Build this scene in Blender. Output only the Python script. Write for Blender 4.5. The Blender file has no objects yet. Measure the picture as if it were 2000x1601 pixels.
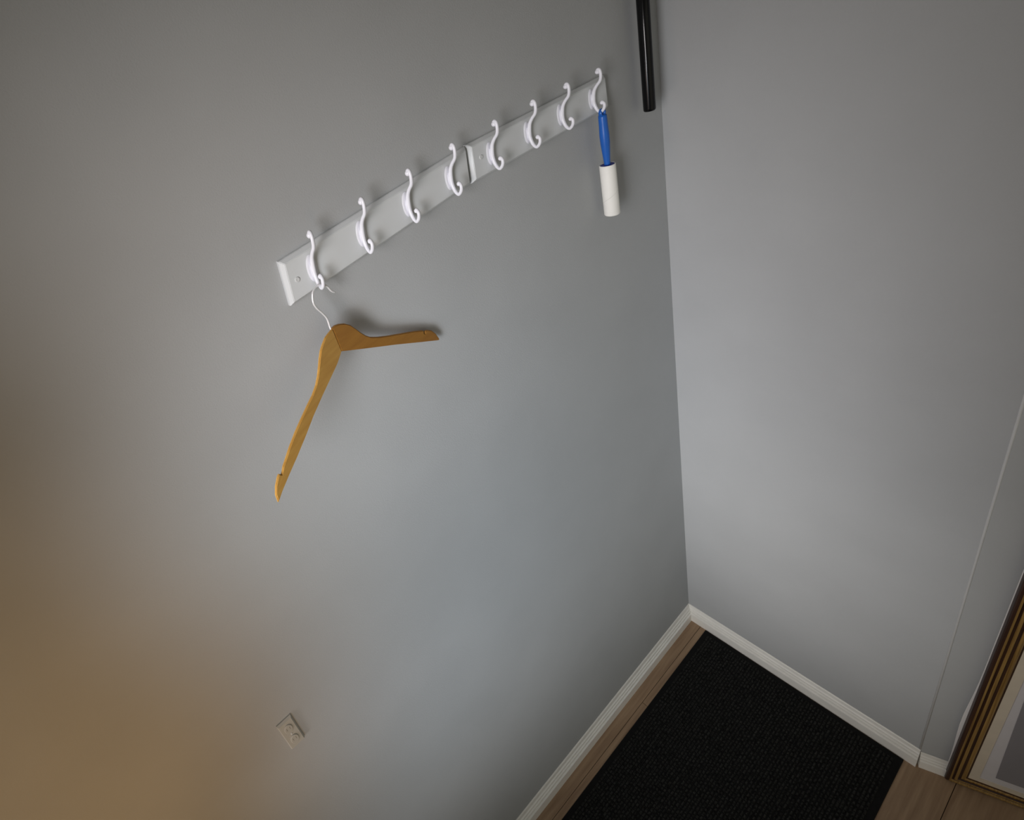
import bpy, bmesh, math, random
from mathutils import Vector, Matrix
random.seed(7)
SC = bpy.context.scene
COL = SC.collection

# ---------------------------------------------------------------- camera
cam_d = bpy.data.cameras.new('camera')
cam = bpy.data.objects.new('camera', cam_d)
COL.objects.link(cam)
YAW, PITCH, ROLL = 1.1707452615527718, -0.4130572500152549, -0.36422761021338496
CAM = Vector((-1.1964912775385825, -0.6490860224405419, 2.119023792692552))
f = Vector((math.cos(PITCH)*math.cos(YAW), math.cos(PITCH)*math.sin(YAW), math.sin(PITCH)))
r0 = f.cross(Vector((0, 0, 1))).normalized()
u0 = r0.cross(f)
r = math.cos(ROLL)*r0 + math.sin(ROLL)*u0
u = -math.sin(ROLL)*r0 + math.cos(ROLL)*u0
cam.matrix_world = Matrix(((r[0], u[0], -f[0], CAM[0]), (r[1], u[1], -f[1], CAM[1]), (r[2], u[2], -f[2], CAM[2]), (0, 0, 0, 1)))
cam_d.type = 'PERSP'
cam_d.sensor_fit = 'HORIZONTAL'
cam_d.sensor_width = 36.0
cam_d.lens = 984.4931786*36/2000
cam_d.shift_x = (1000-627.3078)/2000           # the shifted lens of the little wall camera
cam_d.shift_y = -(800.5-601.2046)/2000
cam_d.clip_start = 0.01
SC.camera = cam

# ---------------------------------------------------------------- world, lights, exposure
W = bpy.data.worlds.new('world')
SC.world = W
W.use_nodes = True
bg = W.node_tree.nodes['Background']
bg.inputs[0].default_value = (1.0, 0.955, 0.80, 1)
bg.inputs[1].default_value = 0.36

def area_light(name, loc, target, sx, sy, power, color):
    l = bpy.data.lights.new(name, 'AREA')
    l.shape = 'RECTANGLE'
    l.size, l.size_y, l.energy, l.color = sx, sy, power, color
    o = bpy.data.objects.new(name, l)
    COL.objects.link(o)
    o.location = loc
    d = Vector(target) - Vector(loc)
    o.rotation_euler = d.to_track_quat('-Z', 'Y').to_euler()
    return o

# added area lights out of view: daylight from the left, side fills, warm fill
for nm, loc, aim, w_, h_, pw, col, sp in (
        ('daylight_fill_lower', (-1.70, -0.59, 0.95), (-0.62, 0.0, 0.70), 0.3, 0.7, 0.735, (0.657, 0.824, 1.000), 1.1),
        ('daylight_fill_middle', (-1.70, -0.59, 1.60), (-0.62, 0.0, 1.25), 0.3, 0.7, 1.689, (0.785, 0.897, 1.000), 1.1),
        ('daylight_fill_upper', (-1.70, -0.59, 2.05), (-0.47, 0.0, 1.83), 0.3, 0.5, 1.380, (1.000, 0.945, 0.935), 1.1),
        ('side_fill_lower', (-1.70, -0.25, 0.75), (0, -0.12, 0.45), 0.3, 0.8, 1.326, (1.000, 0.934, 0.887), 0.9),  # unseen fills added to brighten the right wall near the corner
        ('side_fill_upper', (-1.70, -0.25, 1.45), (0, -0.12, 1.25), 0.3, 0.8, 0.498, (1.000, 0.807, 0.729), 0.9),
        ('warm_fill', (-1.66, -0.80, 1.20), (-1.55, 0.0, 1.40), 0.3, 0.9, 0.846, (1.000, 0.530, 0.150), 1.5)):  # unseen fill added to warm the far left of the wall
    area_light(nm, loc, aim, w_, h_, pw, col).data.spread = sp
SC.view_settings.view_transform = 'Standard'
SC.view_settings.look = 'None'
SC.view_settings.exposure = 0
SC.view_settings.gamma = 1
SC.view_settings.use_curve_mapping = False

# ---------------------------------------------------------------- helpers
def mat(name, color, rough=0.5, metal=0.0, spec=0.5, noise=0.0, nscale=20.0, bump=0.0, bscale=200.0, stretch=None, color2=None, coat=0.0):
    m = bpy.data.materials.new(name)
    m.use_nodes = True
    nt = m.node_tree
    b = nt.nodes['Principled BSDF']
    b.inputs['Roughness'].default_value = rough
    b.inputs['Metallic'].default_value = metal
    b.inputs['Specular IOR Level'].default_value = spec
    b.inputs['Coat Weight'].default_value = coat
    b.inputs['Base Color'].default_value = (*color, 1)
    tc = nt.nodes.new('ShaderNodeTexCoord')
    mp = nt.nodes.new('ShaderNodeMapping')
    nt.links.new(tc.outputs['Object'], mp.inputs['Vector'])
    if stretch:
        mp.inputs['Scale'].default_value = stretch
    if noise or color2:
        n = nt.nodes.new('ShaderNodeTexNoise')
        n.inputs['Scale'].default_value = nscale
        n.inputs['Detail'].default_value = 5
        nt.links.new(mp.outputs[0], n.inputs['Vector'])
        rp = nt.nodes.new('ShaderNodeValToRGB')
        c2 = color2 or tuple(c*(1-noise) for c in color)
        c1 = color if color2 else tuple(min(1, c*(1+noise)) for c in color)
        rp.color_ramp.elements[0].position = 0.32
        rp.color_ramp.elements[1].position = 0.68
        rp.color_ramp.elements[0].color = (*c2, 1)
        rp.color_ramp.elements[1].color = (*c1, 1)
        nt.links.new(n.outputs['Fac'], rp.inputs[0])
        nt.links.new(rp.outputs[0], b.inputs['Base Color'])
    if bump:
        n2 = nt.nodes.new('ShaderNodeTexNoise')
        n2.inputs['Scale'].default_value = bscale
        n2.inputs['Detail'].default_value = 3
        nt.links.new(mp.outputs[0], n2.inputs['Vector'])
        bp = nt.nodes.new('ShaderNodeBump')
        bp.inputs['Strength'].default_value = bump
        bp.inputs['Distance'].default_value = 0.001
        nt.links.new(n2.outputs['Fac'], bp.inputs['Height'])
        nt.links.new(bp.outputs[0], b.inputs['Normal'])
    return m

M = {}
M['wall'] = mat('grey_wall_paint', (0.43, 0.44, 0.445), 0.75, spec=0.25, noise=0.028, nscale=5, bump=0.25, bscale=420)
M['bead'] = mat('corner_bead_highlight', (0.60, 0.605, 0.60), 0.6, noise=0.02)  # edge highlight of the corner, put into the colour
M['ceiling'] = mat('ceiling_paint', (0.6, 0.6, 0.58), 0.9, spec=0.2, noise=0.02)
M['trim'] = mat('white_trim_paint', (0.86, 0.84, 0.79), 0.4, noise=0.03, nscale=30)
M['rail'] = mat('white_rail_paint', (0.66, 0.68, 0.69), 0.35, noise=0.02, nscale=25)
M['hook'] = mat('white_hook_enamel', (0.84, 0.84, 0.90), 0.25, noise=0.02, nscale=60)
M['plank'] = mat('oak_laminate', (0.40, 0.27, 0.165), 0.45, stretch=(1.2, 22, 22), nscale=5, color2=(0.27, 0.17, 0.10))
M['subfloor'] = mat('subfloor', (0.05, 0.035, 0.025), 0.9, noise=0.1)
M['mat_base'] = mat('black_mat_rubber', (0.006, 0.006, 0.006), 0.8, spec=0.2, noise=0.2, nscale=90)
M['mat_rib'] = mat('black_mat_ribs', (0.040, 0.040, 0.037), 0.95, spec=0.15, nscale=150, color2=(0.004, 0.004, 0.004), bump=1.0, bscale=300)
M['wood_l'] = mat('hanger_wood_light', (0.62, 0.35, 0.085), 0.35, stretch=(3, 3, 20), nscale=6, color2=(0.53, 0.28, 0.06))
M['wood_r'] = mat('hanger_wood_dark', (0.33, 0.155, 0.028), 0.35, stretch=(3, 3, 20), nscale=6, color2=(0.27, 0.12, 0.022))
M['steel'] = mat('chrome_wire', (0.88, 0.87, 0.88), 0.32, metal=0.35, noise=0.02)
M['screw'] = mat('screw_paint', (0.62, 0.63, 0.63), 0.4, metal=0.0, noise=0.05)
M['blue'] = mat('blue_plastic', (0.012, 0.115, 0.48), 0.32, noise=0.05, nscale=40)
M['blue_dark'] = mat('dark_blue_plastic', (0.008, 0.02, 0.26), 0.4, noise=0.05)
M['tape'] = mat('white_sticky_paper', (0.86, 0.85, 0.80), 0.6, noise=0.015, nscale=60)
M['tape_edge'] = mat('sheet_seam', (0.62, 0.60, 0.55), 0.7, noise=0.03)
M['black'] = mat('black_gloss', (0.003, 0.003, 0.0035), 0.16, spec=0.3, noise=0.05)
M['outlet'] = mat('ivory_plastic', (0.47, 0.46, 0.42), 0.5, noise=0.02)
M['slot'] = mat('slot_dark', (0.25, 0.23, 0.20), 0.7, noise=0.02)
M['frame'] = mat('antique_gold_wood', (0.36, 0.22, 0.065), 0.38, stretch=(90, 90, 1.5), nscale=3.5, color2=(0.16, 0.085, 0.02))
M['frame_dark'] = mat('dark_stained_wood', (0.050, 0.020, 0.010), 0.4, stretch=(90, 90, 1.5), nscale=3.5, color2=(0.022, 0.008, 0.006))
M['fillet'] = mat('cream_fillet', (0.60, 0.53, 0.43), 0.5, noise=0.04)
M['matboard'] = mat('pale_grey_matboard', (0.56, 0.54, 0.56), 0.8, noise=0.02)
M['print'] = mat('dark_grey_print', (0.22, 0.212, 0.23), 0.6, noise=0.05, nscale=9)
M['paper'] = mat('white_backing_paper', (0.92, 0.90, 0.88), 0.7, noise=0.02)

def link(name, bm, m, parent=None, smooth=False, loc=None, recalc=True):
    if recalc:
        bmesh.ops.recalc_face_normals(bm, faces=bm.faces)
    me = bpy.data.meshes.new(name)
    bm.to_mesh(me)
    bm.free()
    if smooth:
        for p in me.polygons:
            p.use_smooth = True
    me.materials.append(m)
    o = bpy.data.objects.new(name, me)
    COL.objects.link(o)
    if loc:
        o.location = loc
    if parent:
        o.parent = parent
    return o

def empty(name, loc, label, cat, group=None):
    o = bpy.data.objects.new(name, None)
    o.empty_display_size = 0.03
    COL.objects.link(o)
    o.location = loc
    o['label'] = label
    o['category'] = cat
    if group:
        o['group'] = group
    return o

def struct(o):
    o['kind'] = 'structure'
    return o

def box(bm, x0, x1, y0, y1, z0, z1, bev=0.0):
    vs = [bm.verts.new((x, y, z)) for x in (x0, x1) for y in (y0, y1) for z in (z0, z1)]
    idx = [(0, 1, 3, 2), (4, 6, 7, 5), (0, 4, 5, 1), (2, 3, 7, 6), (0, 2, 6, 4), (1, 5, 7, 3)]
    fs = [bm.faces.new([vs[i] for i in q]) for q in idx]
    if bev:
        es = list({e for q in fs for e in q.edges})
        bmesh.ops.bevel(bm, geom=es, offset=bev, segments=2, affect='EDGES', profile=0.5)

def spline(pts, n=6):
    P = [Vector(p) for p in pts]
    out = []
    for i in range(len(P)-1):
        a, b, c, d = P[max(0, i-1)], P[i], P[i+1], P[min(len(P)-1, i+2)]
        for k in range(n):
            t = k/n
            out.append(0.5*((2*b)+(c-a)*t+(2*a-5*b+4*c-d)*t*t+(3*b-a-3*c+d)*t**3))
    out.append(P[-1])
    return out

def tube(bm, pts, rad, seg=12, cap=True):
    n = len(pts)
    R = rad if isinstance(rad, list) else [rad]*n
    rings = []
    nrm = None
    for i, p in enumerate(pts):
        t = (pts[min(n-1, i+1)]-pts[max(0, i-1)]).normalized()
        if nrm is None:
            nrm = t.orthogonal().normalized()
        nrm = (nrm - t*nrm.dot(t)).normalized()
        b = t.cross(nrm)
        rings.append([bm.verts.new(p+R[i]*(math.cos(2*math.pi*k/seg)*nrm+math.sin(2*math.pi*k/seg)*b)) for k in range(seg)])
    for i in range(n-1):
        for k in range(seg):
            bm.faces.new((rings[i][k], rings[i][(k+1) % seg], rings[i+1][(k+1) % seg], rings[i+1][k]))
    if cap:
        bm.faces.new(rings[0][::-1])
        bm.faces.new(rings[-1])

def lathe(bm, prof, seg=28, c=(0, 0, 0)):
    rings = []
    for rr, z in prof:
        rings.append([bm.verts.new((c[0]+rr*math.cos(2*math.pi*k/seg), c[1]+rr*math.sin(2*math.pi*k/seg), c[2]+z)) for k in range(seg)])
    for i in range(len(rings)-1):
        for k in range(seg):
            bm.faces.new((rings[i][k], rings[i][(k+1) % seg], rings[i+1][(k+1) % seg], rings[i+1][k]))
    bm.faces.new(rings[0][::-1])
    bm.faces.new(rings[-1])

def ball(bm, c, rx, ry=None, rz=None, sub=2):
    ry = ry or rx
    rz = rz or rx
    bmesh.ops.create_icosphere(bm, subdivisions=sub, radius=1.0, matrix=Matrix.Translation(c) @ Matrix.Diagonal((rx, ry, rz, 1)))

def loft(bm, loops):
    L = [[bm.verts.new(p) for p in lp] for lp in loops]
    n = len(L[0])
    for a, b in zip(L[:-1], L[1:]):
        for k in range(n):
            bm.faces.new((a[k], a[(k+1) % n], b[(k+1) % n], b[k]))
    bm.faces.new(L[0][::-1])
    bm.faces.new(L[-1])

# ---------------------------------------------------------------- the setting
A15 = math.radians(24)
WDIR = Vector((math.sin(A15), -math.cos(A15), 0))          # along the turned wall by the picture
WN = Vector((-math.cos(A15), -math.sin(A15), 0))           # its normal, into the room
VC = Vector((0, -0.5525, 0))                               # the outside corner between the two
CEIL = 2.62

bm = bmesh.new(); box(bm, -1.85, 0.12, 0.0, 0.1, -0.02, CEIL)
struct(link('wall_left', bm, M['wall']))

bm = bmesh.new()                                            # right wall and its rounded outside corner
prof = [(0.1, 0.0), (0.0, 0.0), (0.0, -0.5490), (0.0004, -0.5512), (0.0014, -0.5525), (0.1, -0.5525)]
loft(bm, [[(x, y, z) for x, y in prof] for z in (-0.02, CEIL)])
struct(link('wall_right', bm, M['wall']))

bm = bmesh.new()                                            # wall beyond the corner, turned a little away
P0 = VC + WN*(-0.0005)
q = [P0, P0+WDIR*1.5, P0+WDIR*1.5-WN*0.1, P0-WN*0.1]
loft(bm, [[(p.x, p.y, z) for p in q] for z in (-0.02, CEIL)])
struct(link('wall_front', bm, M['wall']))

bm = bmesh.new(); box(bm, -1.85, -1.75, -2.2, 0.0, -0.02, CEIL)        # wall opposite, out of view to the left
struct(link('wall_back', bm, M['wall']))
bm = bmesh.new(); box(bm, -1.85, 0.6, -2.2, 0.1, CEIL, CEIL+0.05)
struct(link('ceiling', bm, M['ceiling']))

bm = bmesh.new(); box(bm, -4.2, 0.6, -2.6, 0.1, -0.03, -0.003)
floor = struct(link('floor', bm, M['subfloor']))
ys = [-0.0, -0.0425]+[-0.0425-0.115*k for k in range(1, 13)]
for i in range(len(ys)-1):                                  # boards run along the left wall
    x = 0.35 - (i*0.37 % 0.8)
    x = min(x, 0.35)
    xr = 0.35
    while xr > -1.75:
        xl = max(-1.75, x - 0.9) if xr != 0.35 else max(-1.75, 0.35-0.35-(i*0.37 % 0.8))
        bm = bmesh.new()
        box(bm, xl+0.0006, xr-0.0006, ys[i+1]+0.0006, ys[i]-0.0006, -0.003, 0.0)
        link('plank', bm, M['plank'], floor)
        xr = xl
        x = xl

def skirting(name, P, d, n, length, h, t, m0, m1):
    """profiled board from P along d, standing out along n; m0, m1 mitre each end"""
    pr = [(0, 0), (t, 0), (t, h*0.50), (t*0.74, h*0.525), (t*0.70, h*0.54), (t*0.74, h*0.56), (t*0.74, h*0.645), (t*0.52, h*0.67), (t*0.48, h*0.685),
          (t*0.52, h*0.70), (t*0.52, h*0.78), (t*0.30, h*0.82), (t*0.22, h*0.97), (t*0.10, h), (0, h)]
    bm = bmesh.new()
    loops = []
    for s, mt in ((0, m0), (length, m1)):
        loops.append([tuple(P + d*(s + (mt*a)) + n*a + Vector((0, 0, b))) for a, b in pr])
    loft(bm, loops)
    return struct(link(name, bm, M['trim']))
X, Y, Z = Vector((1, 0, 0)), Vector((0, 1, 0)), Vector((0, 0, 1))
T = 0.0138
skirting('baseboard_left', Vector((0, 0, 0)), -X, -Y, 1.74, 0.07, T, 1, 0)
skirting('baseboard_right', Vector((0, 0, 0)), -Y, -X, 0.5525, 0.07, T, 1, 0)
skirting('baseboard_front', VC + WDIR*0.0005, WDIR, WN, 1.4, 0.062, 0.010, 0, 0)

bm = bmesh.new()                                            # bead on the outside corner, coloured paler to stand for its edge highlight
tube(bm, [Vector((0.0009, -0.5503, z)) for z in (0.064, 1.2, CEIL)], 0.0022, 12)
struct(link('trim_highlight', bm, M['bead'], smooth=True))

# ---------------------------------------------------------------- hook rails
def board(TL, TR, BR, BL, parent):
    o = [TL, TR, BR, BL]
    bm = bmesh.new()
    cx = sum(p[0] for p in o)/4; cz = sum(p[1] for p in o)/4
    def inset(e):
        out = []
        for (x, z) in o:
            out.append((x + (e if x < cx else -e), z + (e if z < cz else -e)))
        return out
    back = [(x, 0.0, z) for x, z in o]
    mid = [(x, -0.0065, z) for x, z in o]
    front = [(x, -0.013, z) for x, z in inset(0.0055)]
    loft(bm, [back, mid, front])
    bmesh.ops.bevel(bm, geom=[e for e in bm.edges if all(v.co.y < -0.001 for v in e.verts)], offset=0.0007, segments=2, affect='EDGES')
    return link('board', bm, M['rail'], parent)

PROF = [(-.0290, 1.9520), (-.0298, 1.9560), (-.0325, 1.9580), (-.0352, 1.9545), (-.0358, 1.9460), (-.0335, 1.9370), (-.0265, 1.9295), (-.0212, 1.9220), (-.0186, 1.9140), (-.0174, 1.9060),
        (-.0174, 1.8980), (-.0196, 1.8900), (-.0235, 1.8828), (-.0288, 1.8790), (-.0340, 1.8825), (-.0370, 1.8880), (-.0372, 1.8935), (-.0345, 1.8975), (-.0325, 1.8972)]
ZB = 1.8790
def hook_meshes():
    bm = bmesh.new()
    pts = spline([(0, y, z-ZB) for y, z in PROF], 5)
    n = len(pts)
    rad = []
    for i in range(n):
        k = i/(n-1)
        rr = 0.0027 + 0.0009*math.exp(-((k-0.52)/0.13)**2)
        rad.append(rr)
    tube(bm, pts, rad, 12)
    ball(bm, (0, -.0305, 1.9535-ZB), 0.0046)
    ball(bm, (0, -.0332, 1.8962-ZB), 0.0037)
    body = bm
    bm = bmesh.new()                                        # oval plate the hook is screwed on with
    lp = []
    for yy, s in ((-0.0125, 1.0), (-0.0136, 1.0), (-0.0144, 0.80)):
        lp.append([(0.0085*s*math.cos(a), yy, 1.9055-ZB+0.0195*s*math.sin(a)) for a in [2*math.pi*k/28 for k in range(28)]])
    loft(bm, lp)
    plate = bm
    bm = bmesh.new()                                        # raised boss between plate and hook
    ball(bm, (0, -.0160, 1.9035-ZB), 0.0042, 0.0042, 0.0125)
    return body, plate, bm

hb, hp, hs = hook_meshes()
HOOKS = [((-0.9120, 1.9316), (-0.9223, 1.8511)), ((-0.8169, 1.9403), (-0.8265, 1.8620)), ((-0.7237, 1.9467), (-0.7300, 1.8690)), ((-0.6296, 1.9515), (-0.6352, 1.8745)),
         ((-0.5311, 1.9546), (-0.5353, 1.8790)), ((-0.4350, 1.9560), (-0.4387, 1.8810)), ((-0.3445, 1.9565), (-0.3467, 1.8815)), ((-0.2530, 1.9545), (-0.2530, 1.8805))]
racks = []
for k, (o4, lab) in enumerate([
        ([(-0.9612, 1.9090), (-0.5800, 1.9352), (-0.5858, 1.8720), (-0.9690, 1.8408)], 'white wooden rail of four hooks, the left one, with the wooden hanger on it'),
        ([(-0.5772, 1.9362), (-0.2000, 1.9362), (-0.1985, 1.8725), (-0.5818, 1.8712)], 'white wooden rail of four hooks nearer the corner, with the lint roller on it')]):
    t = empty('coat_rack', (0, 0, 0), lab, 'coat rack', 'white hook rails on the wall')
    board(*o4, t)
    racks.append(t)
proto = None
for i, (Tp, Bt) in enumerate(HOOKS):
    rack = racks[i//4]
    lean = math.atan2(Tp[0]-Bt[0], Tp[1]-Bt[1])
    sc = math.hypot(Tp[0]-Bt[0], Tp[1]-Bt[1])/0.0760
    if proto is None:
        h = link('coat_hook', hb, M['hook'], rack, smooth=True)
        a = link('base_plate', hp, M['hook'], h)
        b = link('boss', hs, M['hook'], h, smooth=True)
        proto = (h, a, b)
    else:
        h, a, b = [o.copy() for o in proto]
        for o in (h, a, b):
            COL.objects.link(o)
        h.parent = rack
        a.parent = h
        b.parent = h
    h.location = (Bt[0], 0, Bt[1])
    h.rotation_euler = (0, lean, 0)
    h.scale = (1, 1, sc)
for (x, z), rack in (((-0.9465, 1.8745), racks[0]), ((-0.5555, 1.9075), racks[1])):
    bm = bmesh.new()
    lp = [[(x+rr*math.cos(2*math.pi*k/20), y, z+rr*math.sin(2*math.pi*k/20)) for k in range(20)] for y, rr in ((-0.0125, 0.0042), (-0.0139, 0.0040), (-0.0143, 0.0030), (-0.0137, 0.0012))]
    loft(bm, lp)
    link('screw', bm, M['screw'], rack, smooth=True)

# ---------------------------------------------------------------- wooden hanger
PL = [[-0.9333, -0.039, 1.7896], [-0.9431, -0.0427, 1.7885], [-0.9516, -0.0458, 1.7867], [-0.9602, -0.049, 1.7817], [-0.9676, -0.0517, 1.776], [-0.9744, -0.0542, 1.7676], [-0.9815, -0.0569, 1.7574], [-0.9891, -0.0597, 1.7474], [-0.9978, -0.0629, 1.7385], [-1.0102, -0.0675, 1.7304], [-1.0246, -0.0728, 1.7244], [-1.0414, -0.079, 1.7163], [-1.0578, -0.085, 1.7084], [-1.077, -0.0922, 1.6969], [-1.0973, -0.0997, 1.6825], [-1.1015, -0.1012, 1.6775], [-1.1038, -0.102, 1.6756], [-1.1071, -0.1033, 1.6797], [-1.1106, -0.1046, 1.6778], [-1.1184, -0.1074, 1.6697], [-1.1239, -0.1095, 1.6593], [-1.1252, -0.11, 1.6475], [-1.1137, -0.1057, 1.655], [-1.0959, -0.0991, 1.6643], [-1.0708, -0.0899, 1.6765], [-1.0441, -0.08, 1.6907], [-1.0237, -0.0724, 1.7026], [-0.9961, -0.0622, 1.7161], [-0.9683, -0.052, 1.7285], [-0.9476, -0.0444, 1.738], [-0.9319, -0.0385, 1.7485]]
PR = [[-0.9332, -0.0397, 1.7908], [-0.9276, -0.0389, 1.7918], [-0.9194, -0.0379, 1.7897], [-0.9098, -0.0366, 1.7845], [-0.902, -0.0356, 1.7774], [-0.8955, -0.0348, 1.767], [-0.8891, -0.0339, 1.756], [-0.882, -0.033, 1.7459], [-0.874, -0.032, 1.7377], [-0.8601, -0.0302, 1.7289], [-0.8403, -0.0276, 1.7188], [-0.8141, -0.0242, 1.7067], [-0.7868, -0.0207, 1.694], [-0.7685, -0.0183, 1.6844], [-0.7668, -0.0181, 1.6817], [-0.768, -0.0182, 1.6778], [-0.7655, -0.0179, 1.6762], [-0.7633, -0.0176, 1.6801], [-0.7589, -0.0171, 1.6792], [-0.7494, -0.0158, 1.6725], [-0.742, -0.0149, 1.6612], [-0.7369, -0.0142, 1.6463], [-0.7398, -0.0146, 1.6461], [-0.7774, -0.0194, 1.6664], [-0.831, -0.0264, 1.6958], [-0.8806, -0.0328, 1.7216], [-0.913, -0.037, 1.7387], [-0.9324, -0.0395, 1.7491]]
NL = Vector((-0.3466, 0.9380, 0.0000)).normalized()
NR = Vector((-0.1286, 0.9917, 0.0000)).normalized()
WIRE = [[-0.9335, -0.0324, 1.79], [-0.9331, -0.0323, 1.7978], [-0.9331, -0.0323, 1.805], [-0.9346, -0.0327, 1.8112], [-0.9382, -0.0336, 1.8196], [-0.9427, -0.0347, 1.8284], [-0.945, -0.0352, 1.8358], [-0.9452, -0.0353, 1.8419], [-0.9433, -0.0348, 1.8484], [-0.9395, -0.0339, 1.8546], [-0.9341, -0.0326, 1.8573], [-0.9282, -0.0311, 1.8585], [-0.922, -0.0296, 1.8571], [-0.9182, -0.0287, 1.8547], [-0.9153, -0.0279, 1.8516], [-0.912, -0.0271, 1.8471], [-0.9095, -0.0265, 1.8405], [-0.907, -0.0259, 1.8365], [-0.9034, -0.025, 1.8333]]
HO = Vector((-0.9359, -0.0400, 1.7962))
hanger = empty('coat_hanger', HO, 'wooden coat hanger with a chrome wire hook, hanging from the leftmost rail hook', 'hanger')
def arm(poly, n, m, th=0.0085):
    bm = bmesh.new()
    vs = [bm.verts.new(Vector(p)-HO) for p in poly]
    fc = bm.faces.new(vs)
    ex = bmesh.ops.extrude_face_region(bm, geom=[fc])
    bmesh.ops.translate(bm, vec=n*th, verts=[g for g in ex['geom'] if isinstance(g, bmesh.types.BMVert)])
    bmesh.ops.recalc_face_normals(bm, faces=bm.faces)
    es = [e for e in bm.edges if e.calc_face_angle(0) > 0.9 and abs((e.verts[0].co-e.verts[1].co).normalized().dot(n)) < 0.5]
    bmesh.ops.bevel(bm, geom=es, offset=0.0011, segments=2, affect='EDGES', clamp_overlap=True)
    return link('arm', bm, m, hanger)
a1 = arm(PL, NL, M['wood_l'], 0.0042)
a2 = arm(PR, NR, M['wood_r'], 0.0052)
a2['label'] = 'darker right arm of the hanger'
bm = bmesh.new()
wp = spline([Vector(p)-HO for p in [[-0.9335, -0.0359, 1.7790]]+WIRE], 5)
tube(bm, wp, 0.00155, 10)
link('wire_hook', bm, M['steel'], hanger, smooth=True)

# ---------------------------------------------------------------- lint roller
RX, RY = -0.2500, -0.0295
roller = empty('lint_roller', (RX, RY, 1.8780), 'lint roller with blue handle and white paper roll hanging on the last hook', 'lint roller')
bm = bmesh.new()
# flat loop round the hook, then the round grip
ro, ri, zc = 0.0078, 0.0040, 0.0030
prof = [(-0.0025, ro), (0.0025, ro), (0.0035, (ro+ri)/2), (0.0025, ri), (-0.0025, ri), (-0.0035, (ro+ri)/2)]
N_ = 28
rings = []
for k in range(N_):
    a = 2*math.pi*k/N_
    rings.append([bm.verts.new((rr*math.sin(a), yy, zc-0.0030+rr*math.cos(a))) for yy, rr in prof])
for k in range(N_):
    A_, B_ = rings[k], rings[(k+1) % N_]
    for j in range(6):
        bm.faces.new((A_[j], A_[(j+1) % 6], B_[(j+1) % 6], B_[j]))
grip = [(0.0072, -0.0045), (0.0076, -0.012), (0.0078, -0.025), (0.0086, -0.042), (0.0084, -0.058), (0.0070, -0.078), (0.0058, -0.094), (0.0054, -0.104)]
sub = []
for i in range(len(grip)-1):
    for t in (0, .5):
        sub.append((grip[i][0]*(1-t)+grip[i+1][0]*t, grip[i][1]*(1-t)+grip[i+1][1]*t))
sub.append(grip[-1])
lathe(bm, sub, 24)
link('handle', bm, M['blue'], roller, smooth=True)
RZ = -0.1015
bm = bmesh.new()                                            # dark blue drum end set in the mouth of the roll
lathe(bm, [(0.0050, 0.0010), (0.0122, 0.0004), (0.0124, -0.0100), (0.0040, -0.0102)], 32, (0, 0, RZ))
link('drum', bm, M['blue_dark'], roller)
bm = bmesh.new()
seg = 40
pr = [(0.0124, -0.0015), (0.0129, 0.0006), (0.0141, 0.0008), (0.0146, -0.0004), (0.0146, -0.1030), (0.0138, -0.1048), (0.0124, -0.1048)]
rings = []
for rr, z in pr:
    rings.append([bm.verts.new((rr*math.cos(2*math.pi*k/seg), rr*math.sin(2*math.pi*k/seg), RZ+z)) for k in range(seg)])
for i in range(len(rings)-1):
    for k in range(seg):
        bm.faces.new((rings[i][k], rings[i][(k+1) % seg], rings[i+1][(k+1) % seg], rings[i+1][k]))
for k in range(seg):
    bm.faces.new((rings[-1][k], rings[-1][(k+1) % seg], rings[0][(k+1) % seg], rings[0][k]))
roll = link('paper_roll', bm, M['tape'], roller, smooth=True)
bm = bmesh.new()                                            # spiral edge of the sheet that peels off
pts = []
for k in range(40):
    a = math.radians(150+260*k/39)
    pts.append(Vector((0.01462*math.cos(a), 0.01462*math.sin(a), RZ-0.075+0.045*k/39)))
tube(bm, pts, 0.00022, 6)
link('sheet_edge', bm, M['tape_edge'], roll)

# ---------------------------------------------------------------- black pole in the corner
PX, PY, PZ = -0.0982, -0.0300, 1.8312
pole = empty('pole', (PX, PY, PZ), 'glossy black pole hanging down by the wall corner, cut off by the top', 'pole')
bm = bmesh.new()
lathe(bm, [(0.0078, 0.0), (0.0098, 0.0007), (0.0108, 0.0026), (0.0110, 0.006), (0.0110, 0.72)], 40)
link('tube', bm, M['black'], pole, smooth=True)
bm = bmesh.new(); box(bm, -0.012, 0.012, -0.006, -PY-0.0, 0.60, 0.625, 0.002)
link('wall_bracket', bm, M['black'], pole)

# ---------------------------------------------------------------- power outlet
OX, OZ = -1.2800, 1.1005
outlet = empty('power_outlet', (OX, 0, OZ), 'small ivory wall outlet low on the left wall in the brown shade', 'outlet')
bm = bmesh.new()
w2, h2 = 0.0150, 0.0390
loft(bm, [[(-w2, 0, -h2), (w2, 0, -h2), (w2, 0, h2), (-w2, 0, h2)], [(-w2, -0.0022, -h2), (w2, -0.0022, -h2), (w2, -0.0022, h2), (-w2, -0.0022, h2)],
          [(-w2+.002, -0.0055, -h2+.003), (w2-.002, -0.0055, -h2+.003), (w2-.002, -0.0055, h2-.003), (-w2+.002, -0.0055, h2-.003)]])
link('cover_plate', bm, M['outlet'], outlet)
for s in (-1, 1):
    bm = bmesh.new()
    loft(bm, [[(0.0078*k*math.cos(a), y, s*0.0165+0.0120*k*math.sin(a)) for a in [2*math.pi*j/20 for j in range(20)]] for y, k in ((-0.005, 1), (-0.0066, 1), (-0.0072, 0.9))])
    rc = link('receptacle', bm, M['outlet'], outlet)
    for dx in (-0.003, 0.003):
        bm = bmesh.new(); box(bm, dx-0.0005, dx+0.0005, -0.00735, -0.0065, s*0.0165-0.001, s*0.0165+0.0055)
        link('slot', bm, M['slot'], rc)
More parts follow.
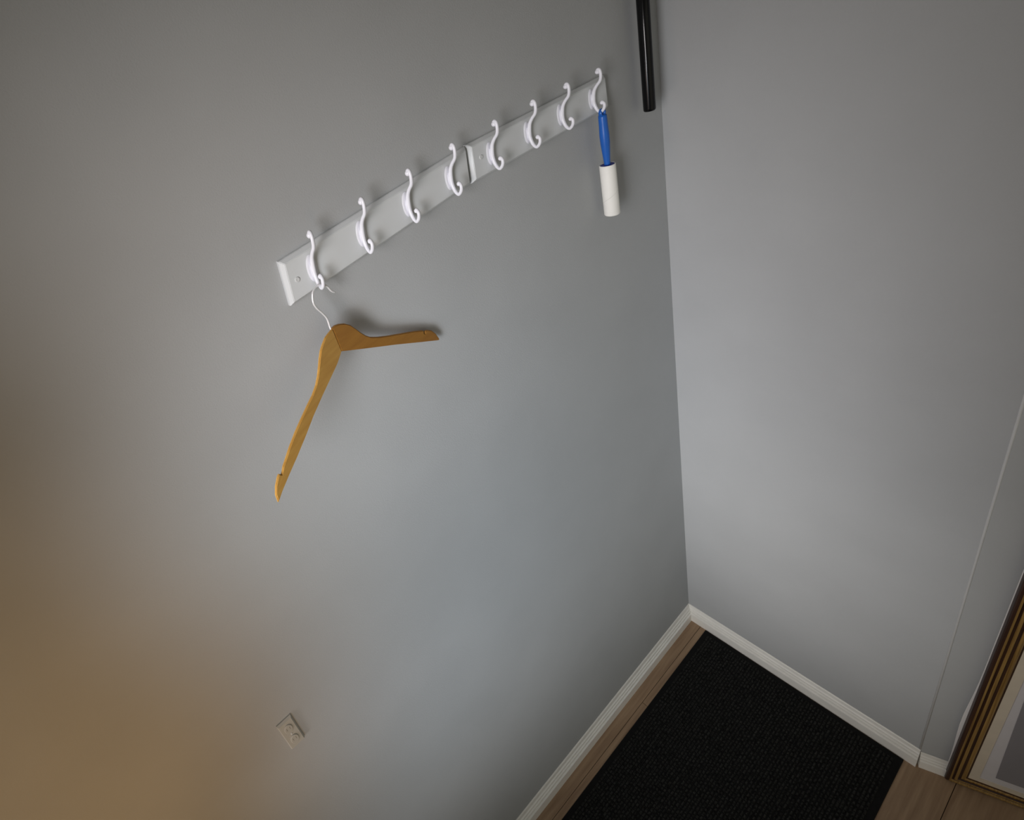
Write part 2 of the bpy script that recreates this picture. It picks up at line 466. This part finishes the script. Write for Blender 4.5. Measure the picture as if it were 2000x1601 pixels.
bm = bmesh.new(); ball(bm, (0, -0.0056, 0), 0.0019, 0.0012, 0.0022)
link('screw', bm, M['screw'], outlet, smooth=True)

# ---------------------------------------------------------------- ribbed door mat
MX0, MX1, MY0, MY1 = -1.02, -0.0160, -0.5320, -0.0592
dmat = empty('door_mat', ((MX0+MX1)/2, (MY0+MY1)/2, 0), 'black ribbed door mat on the floor in the corner', 'mat')
cxm, cym = dmat.location.x, dmat.location.y
bm = bmesh.new(); box(bm, MX0-cxm, MX1-cxm, MY0-cym, MY1-cym, 0, 0.0032, 0.0008)
link('backing', bm, M['mat_base'], dmat)
bm = bmesh.new()
yy = MY1-0.016
while yy > MY0+0.012:
    x = MX1-0.014
    first = True
    while x > MX0+0.02:
        L_ = random.uniform(0.010, 0.016)
        hgt = random.uniform(0.0024, 0.0036)
        a, b = x-L_+0.0012-cxm, x-cxm
        y0 = yy-cym+random.uniform(-.0004, .0004)
        v = [bm.verts.new(p) for p in ((a, y0-.0027, .003), (b, y0-.0027, .003), (b, y0+.0027, .003), (a, y0+.0027, .003),
                                       (a+.002, y0-.0012, .003+hgt), (b-.002, y0-.0012, .003+hgt), (b-.002, y0+.0012, .003+hgt), (a+.002, y0+.0012, .003+hgt))]
        for q in ((4, 5, 6, 7), (0, 1, 5, 4), (1, 2, 6, 5), (2, 3, 7, 6), (3, 0, 4, 7)):
            bm.faces.new([v[j] for j in q])
        x -= L_
    yy -= 0.0072
rb = link('ribs', bm, M['mat_rib'], dmat)
rb['kind'] = 'stuff'

# ---------------------------------------------------------------- framed picture leaning by the turned wall
TILT = 0.0120                                               # hangs a touch out of plumb
PO = VC + WN*0.004
PU0 = 0.0448
pic = empty('picture_frame', PO + WDIR*PU0 + Z*0.004, 'large picture in a dark gilded wooden frame at the right edge', 'picture frame')
def fp(uu, dd, zz):                                         # u along the wall from the frame's left edge, d out of the wall, z up
    return WDIR*(uu + TILT*zz) + WN*dd + Z*(zz - TILT*uu)
FH, FWD, FW = 1.15, 0.55, 0.0345
rp = [(0, 0), (0, .011), (.0015, .0135), (.0050, .0150), (.0085, .0138), (.0100, .0112), (.0118, .0105), (.0135, .0122), (.0160, .0132), (.0185, .0122), (.0200, .0098),
      (.0218, .0092), (.0240, .0100), (.0265, .0108), (.0290, .0102), (.0315, .0082), (.0345, .0070), (.0345, 0)]
DARK = {0, 1, 2, 5, 6, 9, 10, 11, 15}                       # the dark stained grooves between the gilded ridges
for side in range(4):
    bm = bmesh.new()
    loops = []
    for end in (0, 1):
        lp = []
        for w_, d_ in rp:
            if side == 0: uu, zz = w_, (w_ if end == 0 else FH-w_)
            elif side == 1: uu, zz = FWD-w_, (w_ if end == 0 else FH-w_)
            elif side == 2: uu, zz = (w_ if end == 0 else FWD-w_), w_
            else: uu, zz = (w_ if end == 0 else FWD-w_), FH-w_
            lp.append(fp(uu, d_, zz))
        loops.append(lp)
    loft(bm, loops)
    bm.faces.ensure_lookup_table()
    for k, fc in enumerate(bm.faces):
        fc.material_index = 1 if k in DARK else 0
    fr = link('frame_rail', bm, M['frame'], pic)
    fr.data.materials.append(M['frame_dark'])
def panel(name, m, u0, u1, z0, z1, d0, d1, sk=0.0):
    bm = bmesh.new()
    loft(bm, [[fp(u0+sk*z0, d, z0), fp(u1, d, z0), fp(u1, d, z1), fp(u0+sk*z1, d, z1)] for d in (d0, d1)])
    return link(name, bm, m, pic)
i_ = FW-0.002
# cream fillet: four slips round the opening
for (a, b, c, d) in ((i_, 0.0505, i_, FH-i_), (FWD-.0505, FWD-i_, i_, FH-i_), (.0505, FWD-.0505, i_, .0505), (.0505, FWD-.0505, FH-.0505, FH-i_)):
    panel('fillet', M['fillet'], a, b, c, d, 0.002, 0.0062)
panel('mat_board', M['matboard'], 0.0505, FWD-.0505, .0505, FH-.0505, 0.002, 0.0040)
panel('print', M['print'], 0.0755, FWD-.075, .075, FH-.08, 0.0040, 0.0046, -0.030)
bm = bmesh.new()                                            # white backing paper sticking out behind the left rail, loose low down
n = 24
lo, lf = [], []
for k in range(n+1):
    z = 0.02 + (FH-0.04)*k/n
    b_ = 0.0012 + 0.0048*math.exp(-((z-0.27)/0.11)**2)
    lo.append((z, b_))
vs = []
for z, b_ in lo:
    vs.append([bm.verts.new(fp(-b_, 0.0035, z)), bm.verts.new(fp(0.004, 0.0028, z)), bm.verts.new(fp(0.004, 0.0020, z)), bm.verts.new(fp(-b_, 0.0027, z))])
for a, b in zip(vs[:-1], vs[1:]):
    for j in range(4):
        bm.faces.new((a[j], a[(j+1) % 4], b[(j+1) % 4], b[j]))
bm.faces.new(vs[0][::-1]); bm.faces.new(vs[-1])
link('backing_paper', bm, M['paper'], pic)
